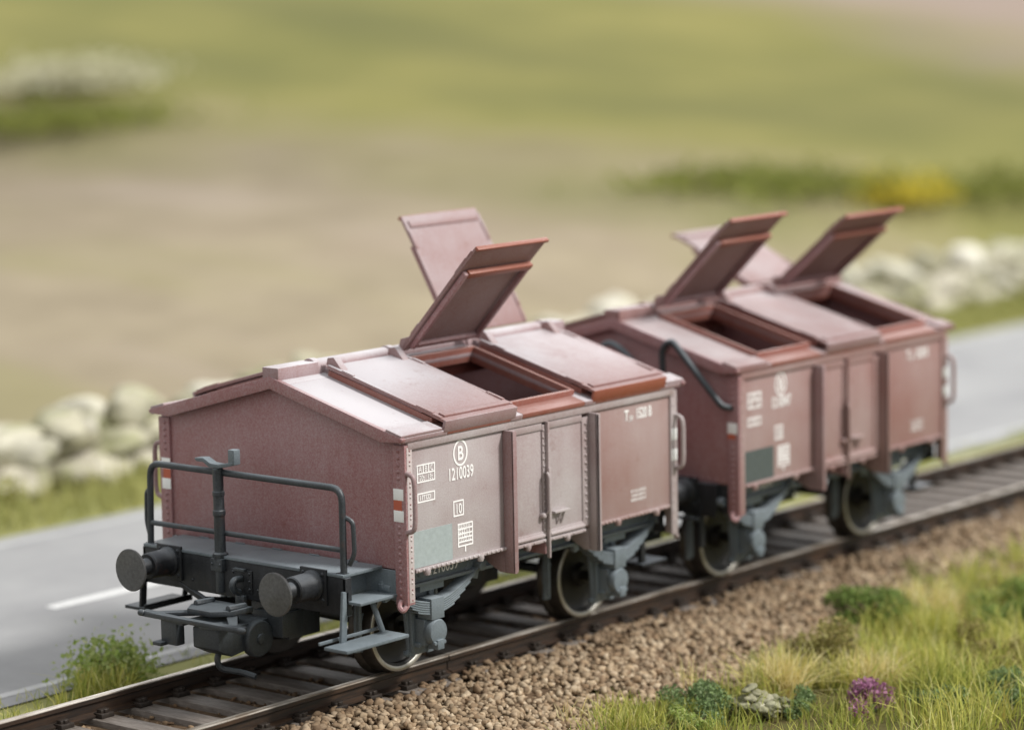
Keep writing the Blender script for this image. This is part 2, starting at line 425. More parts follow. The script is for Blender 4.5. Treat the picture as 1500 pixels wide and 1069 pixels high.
mp = _n(nt, 'ShaderNodeMapping'); mp.inputs['Scale'].default_value = (14, 1.6, 8); tc = _n(nt, 'ShaderNodeTexCoord'); nt.links.new(tc.outputs['Object'], mp.inputs[0])
gr = _noise(nt, 3, 4, .7, mp.outputs[0])
nt.links.new(_mix(nt, _ramp(nt, gr, .35, .65), (.10, .08, .064), (.225, .195, .17)), p.inputs['Base Color'])
p.inputs['Roughness'].default_value = .62
b = _n(nt, 'ShaderNodeBump'); b.inputs['Strength'].default_value = .5; b.inputs['Distance'].default_value = .01; nt.links.new(gr, b.inputs['Height']); nt.links.new(b.outputs[0], p.inputs['Normal'])
chair_m = plain('rail_chair_iron', (.035, .026, .02), .5, .2, .4, 15)
sb = MB().box(-.118, .118, -.99, 1.02, -.30, -.178)
sl_me = sb.build('sleeper', slp_m, trk, .012)
cb = MB()
for s in (-1, 1):
    cb.box(-.075, .075, s*.085-.055, s*.085+.055, -.18, -.135)
    cb.box(-.05, .05, s*.075-.03, s*.075+.03, -.14, -.105)
    cb.lathe([(.024, 0), (.024, .03), (.016, .036)], (0, s*.105, -.137), (0, 0, 1), 6)
ch_me = cb.build('rail_chair', chair_m, sl_me, .006)
ch_me.location = (0, -.7585, 0)
ch2 = ch_me.copy(); C.objects.link(ch2); ch2.parent = sl_me; ch2.location = (0, .7585, 0)
sl_me.location = (S0, 0, 0)
for k in range(1, 62):
    o = sl_me.copy(); C.objects.link(o); o.parent = trk; o.location = (S0 + k*SP, float(rng.normal(0, .008)), 0)
    for c_ in (ch_me, ch2):
        q = c_.copy(); C.objects.link(q); q.parent = o

# ------------------------------------------------------------------ wagons
L2, HW = 1.94, 1.50
TH = math.atan2(.42, 1.55)
SLOTS = [(-1.47, -.49), (-.44, .57), (.63, 1.74)]
XR0, XR1 = -2.035, 2.045

def slope(s):
    def fn(v):   # (x, u down the slope, n outwards)
        return Vector((v.x, s*(v.y*math.cos(TH) + v.z*math.sin(TH)), 2.69 - v.y*math.sin(TH) + v.z*math.cos(TH)))
    return fn
def lidframe(s, phi, hy, hz):
    def fn(v): return Vector((v.x, s*(hy + v.y*math.cos(phi) - v.z*math.sin(phi)), hz + v.y*math.sin(phi) + v.z*math.cos(phi)))
    return fn

def text(name, s, x, z, h, sx, mat, parent, y=-HW-.003, align='CENTER', bold=0., spacing=1.0):
    cu = bpy.data.curves.new(name, 'FONT'); cu.body = s; cu.size = h/.72; cu.align_x = align; cu.extrude = .0015
    cu.offset = bold; cu.space_character = spacing
    t = bpy.data.objects.new(name, cu); C.objects.link(t)
    bpy.context.view_layer.update()
    me = bpy.data.meshes.new_from_object(t.evaluated_get(bpy.context.evaluated_depsgraph_get()))
    bpy.data.objects.remove(t)
    me.materials.clear(); me.materials.append(mat)
    o = bpy.data.objects.new(name, me); C.objects.link(o); o.parent = parent
    o.location = (x, y, z); o.rotation_euler = (PI/2, 0, 0); o.scale = (sx, 1, 1)
    return o

def frame_lines(b, x0, x1, z0, z1, t, y, hs=(), vs=()):
    e = .0025
    b.box(x0, x1, y-e, y, z1-t, z1); b.box(x0, x1, y-e, y, z0, z0+t)
    b.box(x0, x0+t, y-e, y, z0+t, z1-t); b.box(x1-t, x1, y-e, y, z0+t, z1-t)
    for h in hs: b.box(x0+t, x1-t, y-e, y, h-t/2, h+t/2)
    for v_, a, c in vs: b.box(v_-t/2, v_+t/2, y-e*.9, y, a, c)
def ticks(b, x0, x1, z0, z1, y, n, seed):
    """unreadable small print: short strokes"""
    r = random.Random(seed); x = x0; st = (x1-x0)/n
    for i in range(n):
        k = r.random(); wd = st*.28
        b.box(x, x+wd, y-.002, y, z0, z1)
        if k > .3: b.box(x+wd, x+st*.72, y-.002, y, z1-(z1-z0)*.22, z1)
        if k > .55: b.box(x+wd, x+st*.72, y-.002, y, z0, z0+(z1-z0)*.22)
        x += st

def make_lid(W, s, slot, phi, LO=1.34, dull=False):
    x0, x1 = slot; opened = phi is not None
    if not opened: fn = lidframe(s, -TH, .13 + .06*math.sin(TH), 2.69 - .13*math.tan(TH) + .062); LN = 1.47
    else: fn = lidframe(s, R(phi), .16, 2.745); LN = LO
    b = MB()
    nu = 6   # slightly cambered plate
    prof = [(.02 + (LN-.02)*i/nu, .012*math.sin(PI*i/nu)) for i in range(nu+1)]
    vs = []; fs = []
    for (uu, nn) in prof:
        for xx in (x0, x1):
            for dn in (0, .028): vs.append(fn(Vector((xx, uu, nn+dn))))
    for i in range(nu):
        a, c = i*4, i*4+4
        fs += [(a, c, c+2, a+2), (a+1, a+3, c+3, c+1), (a, a+1, c+1, c), (a+2, c+2, c+3, a+3)]
    fs += [(0, 2, 3, 1), (nu*4, nu*4+1, nu*4+3, nu*4+2)]
    b.add(vs, fs)
    for xa, xb in ((x0-.006, x0+.035), (x1-.035, x1+.006)):
        b.box(xa, xb, .03, LN-.06, .026, .040, fn)          # raised rim along the two sides
        b.box(xa+.003, xb-.003, .20, .34, .036, .050, fn); b.box(xa+.003, xb-.003, LN-.36, LN-.16, .036, .049, fn)
    for xc in ((x0+.06, x1-.10) if s == -1 else ()):                              # hinge ears next to the ridge
        b.prism([(-.02, .02), (.20, .02), (.05, .115), (-.02, .085)], 'yz', xc-.03, xc+.05, fn)
    b.box(x0+.05, x1-.05, LN-.135, LN-.06, .022, .050, fn)
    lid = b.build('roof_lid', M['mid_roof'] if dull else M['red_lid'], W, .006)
    lid['label'] = ('open' if opened else 'closed') + ' roof lid'
    lp = MB(); dz = -.022 if opened else -.085
    lp.box(x0-.002, x1+.002, LN-.025, LN+.006, dz, .026, fn)       # turned-down lip at the eave
    lp.build('lid_lip', M['red_clean'] if (s == -1 and slot[0] > .5) or opened else M['red_post'], lid, .008)
    # underside
    q = MB()
    for xa, xb in ((x0+.03, x0+.075), (x1-.075, x1-.03)): q.box(xa, xb, .08, LN-.30, -.052, -.001, fn)
    q.box(x0+.075, x1-.075,   .08, .13, -.045, -.001, fn)
    q.build('lid_frame', M['red_end'], lid, .006)
    if opened:
        k = MB(); k.box(x0+.075, x1-.03, LN-.35, LN-.28, -.060, -.001, fn); k.build('lid_rib', M['red_clean'], lid, .012)
    return lid

def make_wagon(name, ox, label, number, near, far, platform, second):
    W = empty(name, (ox, 0, 0), label, 'model wagon', 'hopper wagons with folding roof lids')
    MS, MP, MRF = (M['mid_side'], M['mid_plain'], M['mid_roof']) if second else (M['red_side'], M['red_plain'], M['red_roof'])
    # ---- walls
    for sgn in (-1, 1):
        gable = [(-HW+.001, 1.10), (HW-.001, 1.10), (HW-.001, 2.235), (0, 2.64), (-HW+.001, 2.235)]
        b = MB(); b.prism(gable, 'yz', sgn*(L2-.06), sgn*L2)
        if sgn == 1 or not platform:
            b.rivets((sgn*L2, -1.32, 1.14), (sgn*L2, 1.32, 1.14), 30, (sgn, 0, 0), .015)
        b.build('end_wall', M['red_end'], W, .005)
    for sd in (-1, 1):
        y = sd*HW
        for xa, xb, mt_ in ((-L2+.065, -.585, MS), (.60, L2-.065, MP)):
            b = MB(); b.box(xa, xb, y-sd*.055, y, 1.075, 2.20)
            xa, xb = max(xa, -1.86), min(xb, 1.86)           # riveted bottom flange and hanging lugs
            b.box(xa+.02, xb-.02, y, y+sd*.022, 1.066, 1.098)
            n = int((xb-xa)/.062); b.rivets((xa+.05, y+sd*.022, 1.081), (xb-.05, y+sd*.022, 1.081), n, (0, sd, 0), .017)
            for lx in ((-1.70, -.98) if xa < 0 else (1.02, 1.62)): b.lathe([(.032, 0), (.036, .03), (.026, .06), (.0, .068)], (lx, y+sd*.018, 1.09), (0, 0, -1), 10)
            b.build('side_wall', mt_, W, .005)
        MB().box(-L2+.02, L2-.02, y-sd*.01, y+sd*.028, 2.155, 2.24).build('cornice', MS, W, .01)
        # doors
        for xa, xb in ((-.575, -.085), (-.02, .50)):
            b = MB(); b.box(xa, xb, y-sd*.04, y+sd*.004, 1.10, 2.15)
            for a0, a1, c0, c1 in ((xa, xb, 2.085, 2.15), (xa, xb, 1.10, 1.15)): b.box(a0, a1, y, y+sd*.018, c0, c1)
            b.tube([(xa+.01, y+sd*.03, 1.115), (xb-.01, y+sd*.03, 1.115)], .022, 8)
            b.box(xa, xb, y, y+sd*.05, 1.055, 1.085)
            b.rivets((xa+.03, y+sd*.05, 1.07), (xb-.03, y+sd*.05, 1.07), 4, (0, sd, 0), .014)
            b.lathe([(.03, 0), (.034, .03), (.022, .06), (0, .066)], ((xa+xb)/2, y+sd*.03, 1.075), (0, 0, -1), 10)
            dr = b.build('door', MS, W, .005)
        b = MB()                                             # closing bar between the doors
        b.box(-.082, -.023, y, y+sd*.02, 1.10, 2.13)
        b.rivets((-.068, y+sd*.02, 1.16), (-.068, y+sd*.02, 2.08), 15, (0, sd, 0), .013)
        b.box(-.045, -.022, y+sd*.02, y+sd*.055, .90, 2.16)
        b.box(-.062, -.030, y+sd*.055, y+sd*.075, 1.18, 1.74)
        b.tube([(-.075, y+sd*.06, 1.70), (-.075, y+sd*.085, 1.66), (-.075, y+sd*.085, 1.34), (-.075, y+sd*.03, 1.30)], .012, 8, .03)
        b.lathe([(.028, 0), (.028, .05), (.01, .06)], (-.10, y, 1.30), (0, sd, 0), 10)
        b.build('door_latch', MS, W, .004)
        b = MB(); b.box(.04, .26, y+sd*.005, y+sd*.06, 1.298, 1.318)
        for lx in (.13, .19): b.beam((lx, y+sd*.05, 1.30), (lx-.01, y+sd*.01, 1.19), .016, .016)
        b.build('door_handle', MS, dr, .003)
    # ---- posts
    for sd in (-1, 1):
        y = sd*HW
        b = MB()
        b.box(-.628, -.585, y, y+sd*.125, .86, 2.155); b.box(-.60, -.53, y-sd*.002, y+sd*.016, 1.10, 2.10)
        b.prism([(y-sd*.34, 1.07), (y, 1.07), (y+sd*.0, .86), (y-sd*.06, .86), (y-sd*.34, 1.0)], 'yz', -.622, -.592)
        b.box(-.628, -.575, y+sd*.105, y+sd*.126, .87, 2.15)
        b.build('side_post', M['red_post'], W, .006)
        b = MB()
        b.box(.597, .632, y, y+sd*.115, .86, 2.155); b.box(.500, .60, y-sd*.002, y+sd*.018, 1.10, 2.12)
        b.box(.597, .655, y+sd*.095, y+sd*.115, .86, 2.15)
        b.rivets((.545, y+sd*.018, 1.18), (.545, y+sd*.018, 2.06), 13, (0, sd, 0), .017)
        b.prism([(y-sd*.34, 1.07), (y, 1.07), (y, .86), (y-sd*.06, .86), (y-sd*.34, 1.0)], 'yz', .60, .63)
        b.build('side_post', MS, W, .006)
        MB().box(-.045, -.018, y-sd*.30, y-sd*.004, .93, 1.07).build('door_bracket', M['red_end'], W, .004)
        for sgn in (-1, 1):                                  # corner posts with rivets
            x = sgn*L2
            b = MB()
            b.box(x, x+sgn*.022, y-sd*.115, y+sd*.022, .80, 2.20)
            b.box(x-sgn*.075, x, y, y+sd*.022, .80, 2.20)
            for k in range(22):
                zr = .88 + k*1.27/21
                if not (sgn == -1 and 1.50 < zr < 1.85): b.rivet((x+sgn*.022, y-sd*.055, zr), (sgn, 0, 0), .019)
            for k in range(15):
                zr = .84 + k*1.31/14
                if not (sgn == 1 and 1.48 < zr < 1.87): b.rivet((x-sgn*.04, y+sd*.022, zr), (0, sd, 0), .012)
            b.tube([(x+sgn*.02, y-sd*.05, .84), (x+sgn*.06, y-sd*.05, .79), (x+sgn*.05, y-sd*.01, .75), (x, y+sd*.0, .80)], .024, 8, .03)
            cp = b.build('corner_post', M['red_end'], W, .005)
            if sgn == 1: cp.data.materials[0] = MS
            if sgn == -1:                                    # pale weathered side flange
                MB().box(x+.004, x+.072, y+sd*.0222, y+sd*.025, .82, 2.18).rivets((x+.04, y+sd*.025, .9), (x+.04, y+sd*.025, 2.12), 14, (0, sd, 0), .012).build('post_flange', M['red_flange'] if not second else MS, cp, .001)
            zc = 1.67
            b = MB()
            if sgn == -1:
                for za, zb in (((zc+.05, zc+.15), (zc-.14, zc-.04)) if platform else ((zc-.05, zc+.06),)): MB().box(x-.0245, x-.022, y-sd*.115, y-sd*.0, za, zb).build('marker_plate', M['board'], cp, .001)
                MB().box(x-.024, x-.022, y-sd*.115, y-sd*.02, *((zc-.04, zc+.05) if platform else (zc-.10, zc-.05))).build('marker_stripe', M['orange'], cp, 0)
            else:
                for za, zb in ((zc+.05, zc+.16), (zc-.15, zc-.04)): MB().box(x-.07, x+.018, y+sd*.022, y+sd*.0245, za, zb).build('marker_plate', M['board'], cp, .001)
            yy = y+sd*.012
            if sgn == 1 or platform: MB().tube([(x, yy, 1.96), (x, yy+sd*.085, 1.94), (x, yy+sd*.10, 1.85), (x, yy+sd*.10, 1.55), (x, yy+sd*.085, 1.46), (x, yy, 1.44)], .022, 10, .06).build('grab_rail', MS if sgn == 1 else M['red_post'], cp, 0)
    # ---- roof
    b = MB()
    hx = [(a+.055, c-.055) for a, c in SLOTS]
    xs = [XR0] + [q for h in hx for q in h] + [XR1]
    U0, U1, UE = .20, 1.40, 1.606
    for s in (-1, 1):
        fn = slope(s)
        for i in range(0, len(xs), 2): b.box(xs[i], xs[i+1], U0, U1, -.045, 0, fn)
        b.box(XR0, XR1, .0, U0, -.045, 0, fn)
        for i in range(0, len(xs), 2): b.box(xs[i], xs[i+1], U1, UE, -.045, 0, fn)
        # thickened eave shoes at the four corners
        b.box(XR0+.002, SLOTS[0][0]-.02, 1.42, UE-.004, .0, .028, fn); b.box(SLOTS[2][1]+.02, XR1-.002, 1.42, UE-.004, .0, .028, fn)
    roof = b.build('roof', MRF, W, .005)
    for s in (-1, 1):
        fn = slope(s)
        for x0, x1 in hx:                                    # upstands round the loading holes
            b = MB()
            b.box(x0+.001, x1-.001, U1+.036, UE, -.045, .002, fn)
            b.box(x0-.035, x1+.035, U0-.035, U0-.001, -.10, .052, fn); b.box(x0-.035, x1+.035, U1+.001, U1+.035, -.10, .052, fn)
            b.box(x0-.035, x0-.001, U0, U1, -.10, .052, fn); b.box(x1+.001, x1+.035, U0, U1, -.10, .052, fn)
            b.build('hatch_rim', M['red_rim'], roof, .005)
    for xa, xb in ((XR0-.005, XR0+.045), (XR1-.045, XR1+.005)):      # barge board at each end
        poly = [(-1.57, 2.27), (0, 2.695), (1.57, 2.27), (1.56, 2.24), (1.32, 2.225), (0, 2.585), (-1.32, 2.225), (-1.56, 2.24)]
        b = MB()
        b.add([(x, *q) for x in (xa, xb) for q in poly], [])
        n = 8; fs = []
        quads = [(0, 1, 5, 6), (1, 2, 4, 5), (2, 3, 4), (0, 6, 7)]
        fs += [tuple(i for i in q) for q in quads] + [tuple(i+n for i in q) for q in quads]
        fs += [(i, (i+1) % n, n+(i+1) % n, n+i) for i in range(n)]
        b.f = fs; b.build('barge_board', M['red_end'], roof, .005)
    for xa, xb in ((XR0+.01, -1.50), (1.80, XR1-.01)): MB().box(xa, xb, -.10, .10, 2.66, 2.775).build('ridge_block', MRF, roof, .012)
    def ridge_seg(b, xa, xb, r):
        pr = [(r*math.cos(PI*k/12), 2.705 + r*.95*math.sin(PI*k/12)) for k in range(13)] + [(-r, 2.64), (r, 2.64)]
        b.prism(pr, 'yz', xa, xb)
    b = MB()
    for a, c in SLOTS:
        ridge_seg(b, a+.02, c-.02, .086)
        b.box(a+.06, c-.06, -.135, .135, 2.655, 2.70)
    ridge_seg(b, -1.5, 1.8, .070)
    for xx in (-1.49, -.465, .60, 1.77): ridge_seg(b, xx-.035, xx+.035, .098)
    b.build('ridge_cap', MRF, roof, .005, 25)
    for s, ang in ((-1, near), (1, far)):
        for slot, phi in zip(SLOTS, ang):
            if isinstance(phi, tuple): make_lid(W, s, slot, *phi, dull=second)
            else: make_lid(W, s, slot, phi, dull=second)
    # ---- inside
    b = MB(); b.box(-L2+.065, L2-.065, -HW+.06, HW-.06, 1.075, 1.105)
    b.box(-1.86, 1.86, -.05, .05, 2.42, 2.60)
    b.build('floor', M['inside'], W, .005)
    # ---- underframe
    for s in (-1, 1):
        b = MB(); b.box(-1.90, 1.90, s*1.17, s*1.24, .875, 1.07); b.box(-1.90, 1.90, s*1.24, s*1.285, .865, .895); 
        for xx in (-1.5, -1.38, -1.26, 1.2, 1.32, 1.44): b.rivet((xx, s*1.24, .955), (0, s, 0), .016)
        b.build('solebar', M['grey'], W, .006)
    b = MB()
    b.box(-1.85, 1.85, -.32, -.22, .72, 1.06); b.box(-1.85, 1.85, .22, .32, .72, 1.06)
    for xx in (-.75, -.25, .3, .8): b.box(xx-.05, xx+.05, -1.16, 1.16, .80, 1.06)
    b.box(-.45, .35, -.6, .6, .52, .80)
    b.tube([(-1.0, -.5, .62), (1.0, -.5, .62)], .03); b.tube([(-1.2, .45, .55), (1.2, .45, .55)], .03)
    b.box(-1.80, -.95, -.62, .62, .80, 1.06); b.box(.95, 1.80, -.62, .62, .80, 1.06)
    b.build('underframe', M['black'], W, .006)
    # ---- wheels
    for wx in (-1.335, 1.315):
        MB().tube([(wx, -1.1, .42), (wx, 1.1, .42)], .05, 14).build('axle', M['wheel'], W, 0)
        for s in (-1, 1):
            b = MB()
            pr = [(.05, .665), (.30, .665), (.325, .64), (.445, .632), (.462, .655), (.452, .685), (.425, .715), (.42, .80), (.415, .862), (.408, .870), (.36, .866), (.345, .79), (.02, .775), (0, .775)]
            b.lathe(pr, (wx, 0, .42), (0, s, 0), 56)
            wl = b.build('wheel', M['tyre'], W, 0, 25)
            MB().lathe([(.409, .868), (.404, .8725), (.385, .8725), (.366, .870), (.358, .862)], (wx, 0, .42), (0, s, 0), 56, False).build('wheel_rim', M['tyre_edge'], wl, 0, 60)
            MB().lathe([(.362, .8665), (.337, .856), (.332, .82), (.29, .80), (.12, .81), (.10, .865), (.05, .87), (0, .87)], (wx, 0, .42), (0, s, 0), 48, False).build('wheel_centre', M['wheel'], wl, 0, 30)
            # brake hangers either side of the wheel
            for q in (-1, 1):
                bx = wx + q*.47
                hb = MB()
                hb.beam((bx, s*.78, .92), (bx+q*.02, s*.78, .40), .035, .05); hb.beam((bx-q*.045, s*.76, .60), (bx-q*.02, s*.76, .25), .03, .09)
                hb.beam((bx+q*.04, s*.84, .80), (bx+q*.04, s*.84, .30), .025, .03)
                hb.build('brake_hanger', M['grey'], W, .005)
            # axle guard, axle box and spring
            yb = s*1.08
            b = MB()
            b.prism([(wx-.22, .88), (wx+.22, .88), (wx+.19, .60), (wx+.155, .26), (wx+.19, .22), (wx+.13, .20), (wx-.13, .20), (wx-.19, .22), (wx-.155, .26), (wx-.19, .60)], 'xz', yb-.018, yb+.018)
            for q in (-1, 1):
                b.beam((wx+q*.13, s*1.115, .88), (wx+q*.12, s*1.115, .24), .035, .06)
                b.box(wx+q*.12-.04, wx+q*.12+.04, s*1.08-.03, s*1.08+.05, .195, .245)
            b.build('axle_guard', M['grey'], W, .005)
            b = MB()
            b.box(wx-.105, wx+.105, s*1.09, s*1.24, .30, .54); b.box(wx-.125, wx+.125, s*1.10, s*1.20, .285, .325)
            b.lathe([(.118, 0), (.122, .06), (.108, .085), (.05, .095), (0, .096)], (wx, s*1.235, .425), (0, s, 0), 24)
            b.box(wx-.045, wx+.045, s*1.22, s*1.345, .27, .36); b.box(wx-.07, wx+.07, s*1.15, s*1.29, .545, .60)
            b.lathe([(.02, 0), (.02, .04)], (wx-.06, s*1.30, .33), (0, s, 0), 8); b.lathe([(.02, 0), (.02, .04)], (wx+.06, s*1.30, .33), (0, s, 0), 8)
            b.build('axle_box', M['grey'], W, .008)
            b = MB()
            for k in range(6):                               # leaves, shorter towards the bottom
                half = .62 - .075*k; zz = .70 - .020*k
                pts = [(wx+half*t, zz + .235*(abs(t)*half/.62)**1.7) for t in np.linspace(-1, 1, 13)]
                poly = pts + [(a_, c_-.0165) for a_, c_ in reversed(pts)]
                b.prism(poly, 'xz', s*1.16, s*1.30)
            b.box(wx-.085, wx+.085, s*1.145, s*1.315, .545, .735)
            for q in (-1, 1):
                b.beam((wx+q*.63, s*1.23, .97), (wx+q*.585, s*1.23, .80), .05, .07); b.lathe([(.045, -.05), (.045, .05)], (wx+q*.61, s*1.28, .92), (0, s, 0), 12)
                b.beam((wx+q*.63, s*1.22, .99), (wx+q*.47, s*1.22, .885), .05, .06)
            b.box(wx-.16, wx+.16, s*1.19, s*1.25, .80, .87)
            b.build('leaf_spring', M['grey'], W, .004, 30)
    # ---- ends: headstock, buffers, coupler
    for sgn in (-1, 1):
        plat = platform and sgn == -1
        hx_ = sgn*(2.46 if plat else 2.00)
        b = MB(); b.box(hx_-sgn*.075, hx_, -1.26, 1.26, .765, 1.095)
        for yy in (-.55, -.2, .3, .62): b.rivet((hx_, yy, .86), (sgn, 0, 0), .014)
        if not plat: b.box(sgn*1.90, hx_-sgn*.076, -1.38, 1.38, .80, 1.075)
        b.box(hx_, hx_+sgn*.012, -.14, .12, .83, 1.03)
        b.rivets((hx_+sgn*.012, -.11, .86), (hx_+sgn*.012, -.11, 1.0), 3, (sgn, 0, 0), .014); b.rivets((hx_+sgn*.012, .09, .86), (hx_+sgn*.012, .09, 1.0), 3, (sgn, 0, 0), .014)
        hs = b.build('headstock', M['black'], W, .007)
        b = MB(); b.box(hx_+sgn*.012, hx_+sgn*.05, -.08, .06, 1.02, 1.045)
        b.tube([(hx_, -.01, .95), (hx_+sgn*.10, -.01, .95), (hx_+sgn*.13, -.01, .91), (hx_+sgn*.10, -.01, .85), (hx_+sgn*.04, -.01, .83)], .032, 10, .03)
        b.box(hx_, hx_+sgn*.04, -.06, .05, .72, .80)
        b.build('draw_hook', M['greyblack'], hs, .005)
        for s in (-1, 1):
            b = MB(); zc, yc = 1.0, s*.895
            b.box(hx_, hx_+sgn*.025, yc-.155, yc+.155, zc-.165, zc+.15)
            for a_ in (-.115, .115):
                for c_ in (-.12, -.02, .105): b.rivet((hx_+sgn*.025, yc+a_, zc+c_), (sgn, 0, 0), .02)
            b.lathe([(.135, .02), (.135, .05), (.122, .07), (.118, .28), (.112, .285), (.108, .29), (.075, .292), (.072, .47)], (hx_, yc, zc), (sgn, 0, 0), 28)
            bf = b.build('buffer', M['black'], W, .004, 30)
            hd = [(.07, .455), (.10, .462), (.175, .468), (.19, .478), (.192, .492)]
            for k in range(10): hd += [(.188-.018*k, .4985 + .0012*(k % 2) + .0016*k)]
            hd += [(0, .512)]
            MB().lathe(hd, (hx_, yc, zc), (sgn, 0, 0), 48).build('buffer_head', M['steel'], bf, 0, 18)
    # coupler in front
    def coupler(sgn, x0):
        F = lambda v: Vector((sgn*(x0 + v.x), v.y, v.z))
        P3 = lambda x, y, z: F(Vector((x, y, z)))
        b = MB()
        b.box(-.30, .22, -.17, .10, .46, .58, F); b.prism([(-.16, .40), (.30, .34), (.46, .42), (.46, .60), (-.16, .60)], 'xz', -.22, .10, F)
        b.lathe([(.155, -.28), (.165, -.26), (.165, -.20), (.15, -.18)], P3(.0, 0, .45), (0, 1, 0), 24); b.lathe([(.05, -.30), (.05, .14)], P3(.0, 0, .45), (0, 1, 0), 12)
        b.box(-.42, -.15, -.40, -.04, .44, .66, F)
        cp = b.build('coupler', M['greyblack'], W, .01)
        b = MB()                                             # horizontal loop across the front
        for s, wd in ((-1, .62), (1, .62)):
            b.prism([(s*.10, .62), (s*wd, .66), (s*wd, .70), (s*.10, .68)], 'yz', .50, .58, F)
            b.prism([(.18, s*.18), (.50, s*.50), (.58, s*(wd+.02)), (.58, s*(wd-.14)), (.25, s*.10)], 'xy', .655, .695, F)
            b.lathe([(.0, -.05), (.028, -.03), (.03, .03), (0, .05)], P3(.57, s*wd, .675), (0, s, 0), 12)
        b.box(.52, .585, -.60, .60, .645, .69, F)
        b.prism([(.06, -.26), (.30, -.24), (.44, -.10), (.44, .18), (.30, .28), (.06, .26)], 'xy', .70, .75, F)
        b.tube([P3(.10, -.20, .755), P3(.32, -.20, .765)], .032, 8); b.tube([P3(.10, .2, .755), P3(.32, .2, .765)], .032, 8)
        b.prism([(.10, -.12), (.44, -.30), (.52, -.05), (.44, .20), (.10, .18)], 'xy', .61, .65, F)
        b.box(.44, .54, .22, .42, .42, .64, F); b.box(.40, .60, .36, .47, .41, .445, F)
        b.build('coupler_loop', M['greyblack'], cp, .01)
        MB().tube([P3(.16, -.02, .46), P3(.30, -.02, .30), P3(.27, -.03, .20), P3(.10, -.14, .15), P3(.06, -.26, .12)], .028, 8, .05).build('coupler_hook', M['greyblack'], cp, 0)
        return cp
    if platform: coupler(-1, 2.52)
    b = MB(); xx = -2.2 if platform else -2.05
    b.box(xx-.05, xx+.35, -.36, .10, .40, .70)
    b.tube([(xx-.02, -1.1, .74), (xx-.02, 1.1, .74)], .02)
    b.build('coupler_pocket', M['greyblack'], W, .008)
    b = MB(); b.box(1.75, 2.40, -.12, .12, .50, .62); b.box(2.0, 2.44, -.3, .3, .55, .60); b.build('coupler_shank', M['greyblack'], W, .008)
    # brake linkage seen under the end
    # ---- brakeman's platform
    if platform:
        b = MB()
        b.box(-2.47, -1.965, -1.24, 1.24, 1.098, 1.125)
        for yy in np.linspace(-.9, .95, 5): b.box(-1.99, -1.97, yy-.06, yy+.06, 1.125, 1.135)
        pf = b.build('platform', M['grey'], W, .006)
        b = MB()
        for s in (-1, 1):
            b.box(-2.40, -1.93, s*.98, s*1.04, .80, 1.095)
            b.box(-2.385, -2.375, s*1.04, s*1.235, .80, 1.095) ; b.box(-2.46, -2.38, s*1.225, s*1.255, .76, 1.092)
        b.box(-1.965, -1.942, -1.39, 1.39, .84, 1.095)
        b.build('platform_frame', M['grey'], W, .006)
        for s in (-1, 1):
            b = MB()
            ys = s*1.29
            b.box(-2.43, -1.93, s*1.10, s*1.40, .865, .892)                  # upper tread
            us = b.build('footstep', M['grey'], W, .006)
            b = MB()
            yl = s*1.33
            b.box(-2.72 if s == -1 else -2.55, -1.93 if s == -1 else -1.95, yl-.17, yl+.10, .515, .545)
            b.box(-2.72 if s == -1 else -2.55, -1.93 if s == -1 else -1.95, yl-s*.17, yl-s*.15, .545, .575)
            b.beam((-2.46, s*1.245, .98), (-2.50, s*1.245, .53), .03, .07, (1, 0, 0))
            b.beam((-2.02, s*1.12, .88), (-1.98, s*1.24, .53), .03, .05, (1, 0, 0))
            b.build('footstep', M['grey'] if s == -1 else M['black'], W, .006)
            if s == 1: MB().tube([(-2.40, 1.12, .84), (-2.35, 1.02, .78), (-2.10, .80, .78), (-2.05, .78, .84)], .022, 8, .04).tube([(-2.44, .92, .85), (-2.44, .5, .69), (-2.0, .5, .60)], .035, 6).build('step_bracket', M['black'], W, 0)
        xr = -2.415
        b = MB()
        b.tube([(xr, -1.20, 1.02), (xr, -1.20, 1.865), (xr, 1.17, 1.865), (xr, 1.20, 1.02)], .031, 12, .12)
        b.tube([(xr, -1.18, 1.33), (xr, 1.17, 1.315)], .025, 10)
        for s in (-1, 1):
            b.tube([(xr+.015, s*1.20, 1.62), (xr+.045, s*1.28, 1.58), (xr+.045, s*1.29, 1.30), (xr+.03, s*1.24, 1.20)], .022, 8, .05)
            b.box(xr-.03, xr+.03, s*1.185-.05, s*1.185+.05, 1.0, 1.13)
        b.build('railing', M['greyblack'], W, 0, 40)
        b = MB(); yc = .265; xc = -2.45
        b.lathe([(.05, -.31), (.05, -.05), (.062, -.04), (.062, .0), (.052, .01), (.05, .38), (.058, .385), (.058, .43), (.05, .435), (.05, .56), (.056, .565), (.056, .60), (.048, .605), (.05, .80), (.035, .82)], (xc, yc, 1.10), (0, 0, 1), 18)
        b.box(xc-.06, xc+.02, yc-.07, yc+.07, .99, 1.10); b.lathe([(.07, 0), (.07, .04), (.05, .06)], (xc, yc, 1.10), (0, 0, 1), 8)
        b.rivet((xc-.06, yc+.05, 1.05), (-1, 0, 0), .014); b.rivet((xc-.06, yc-.05, 1.05), (-1, 0, 0), .014)
        bc = b.build('brake_column', M['greyblack'], W, .005, 30)
        b = MB()
        b.prism([(yc+.23, 1.955), (yc+.25, 1.985), (yc+.14, 1.995), (yc+.05, 1.955), (yc-.05, 1.95), (yc-.23, 1.985), (yc-.23, 1.955), (yc-.05, 1.915), (yc+.07, 1.915), (yc+.14, 1.955)], 'yz', xc-.045, xc+.045)
        b.box(xc-.04, xc+.04, yc-.25, yc-.17, 1.96, 2.095)
        b.build('brake_crank', M['grey'], bc, .008)
    else:
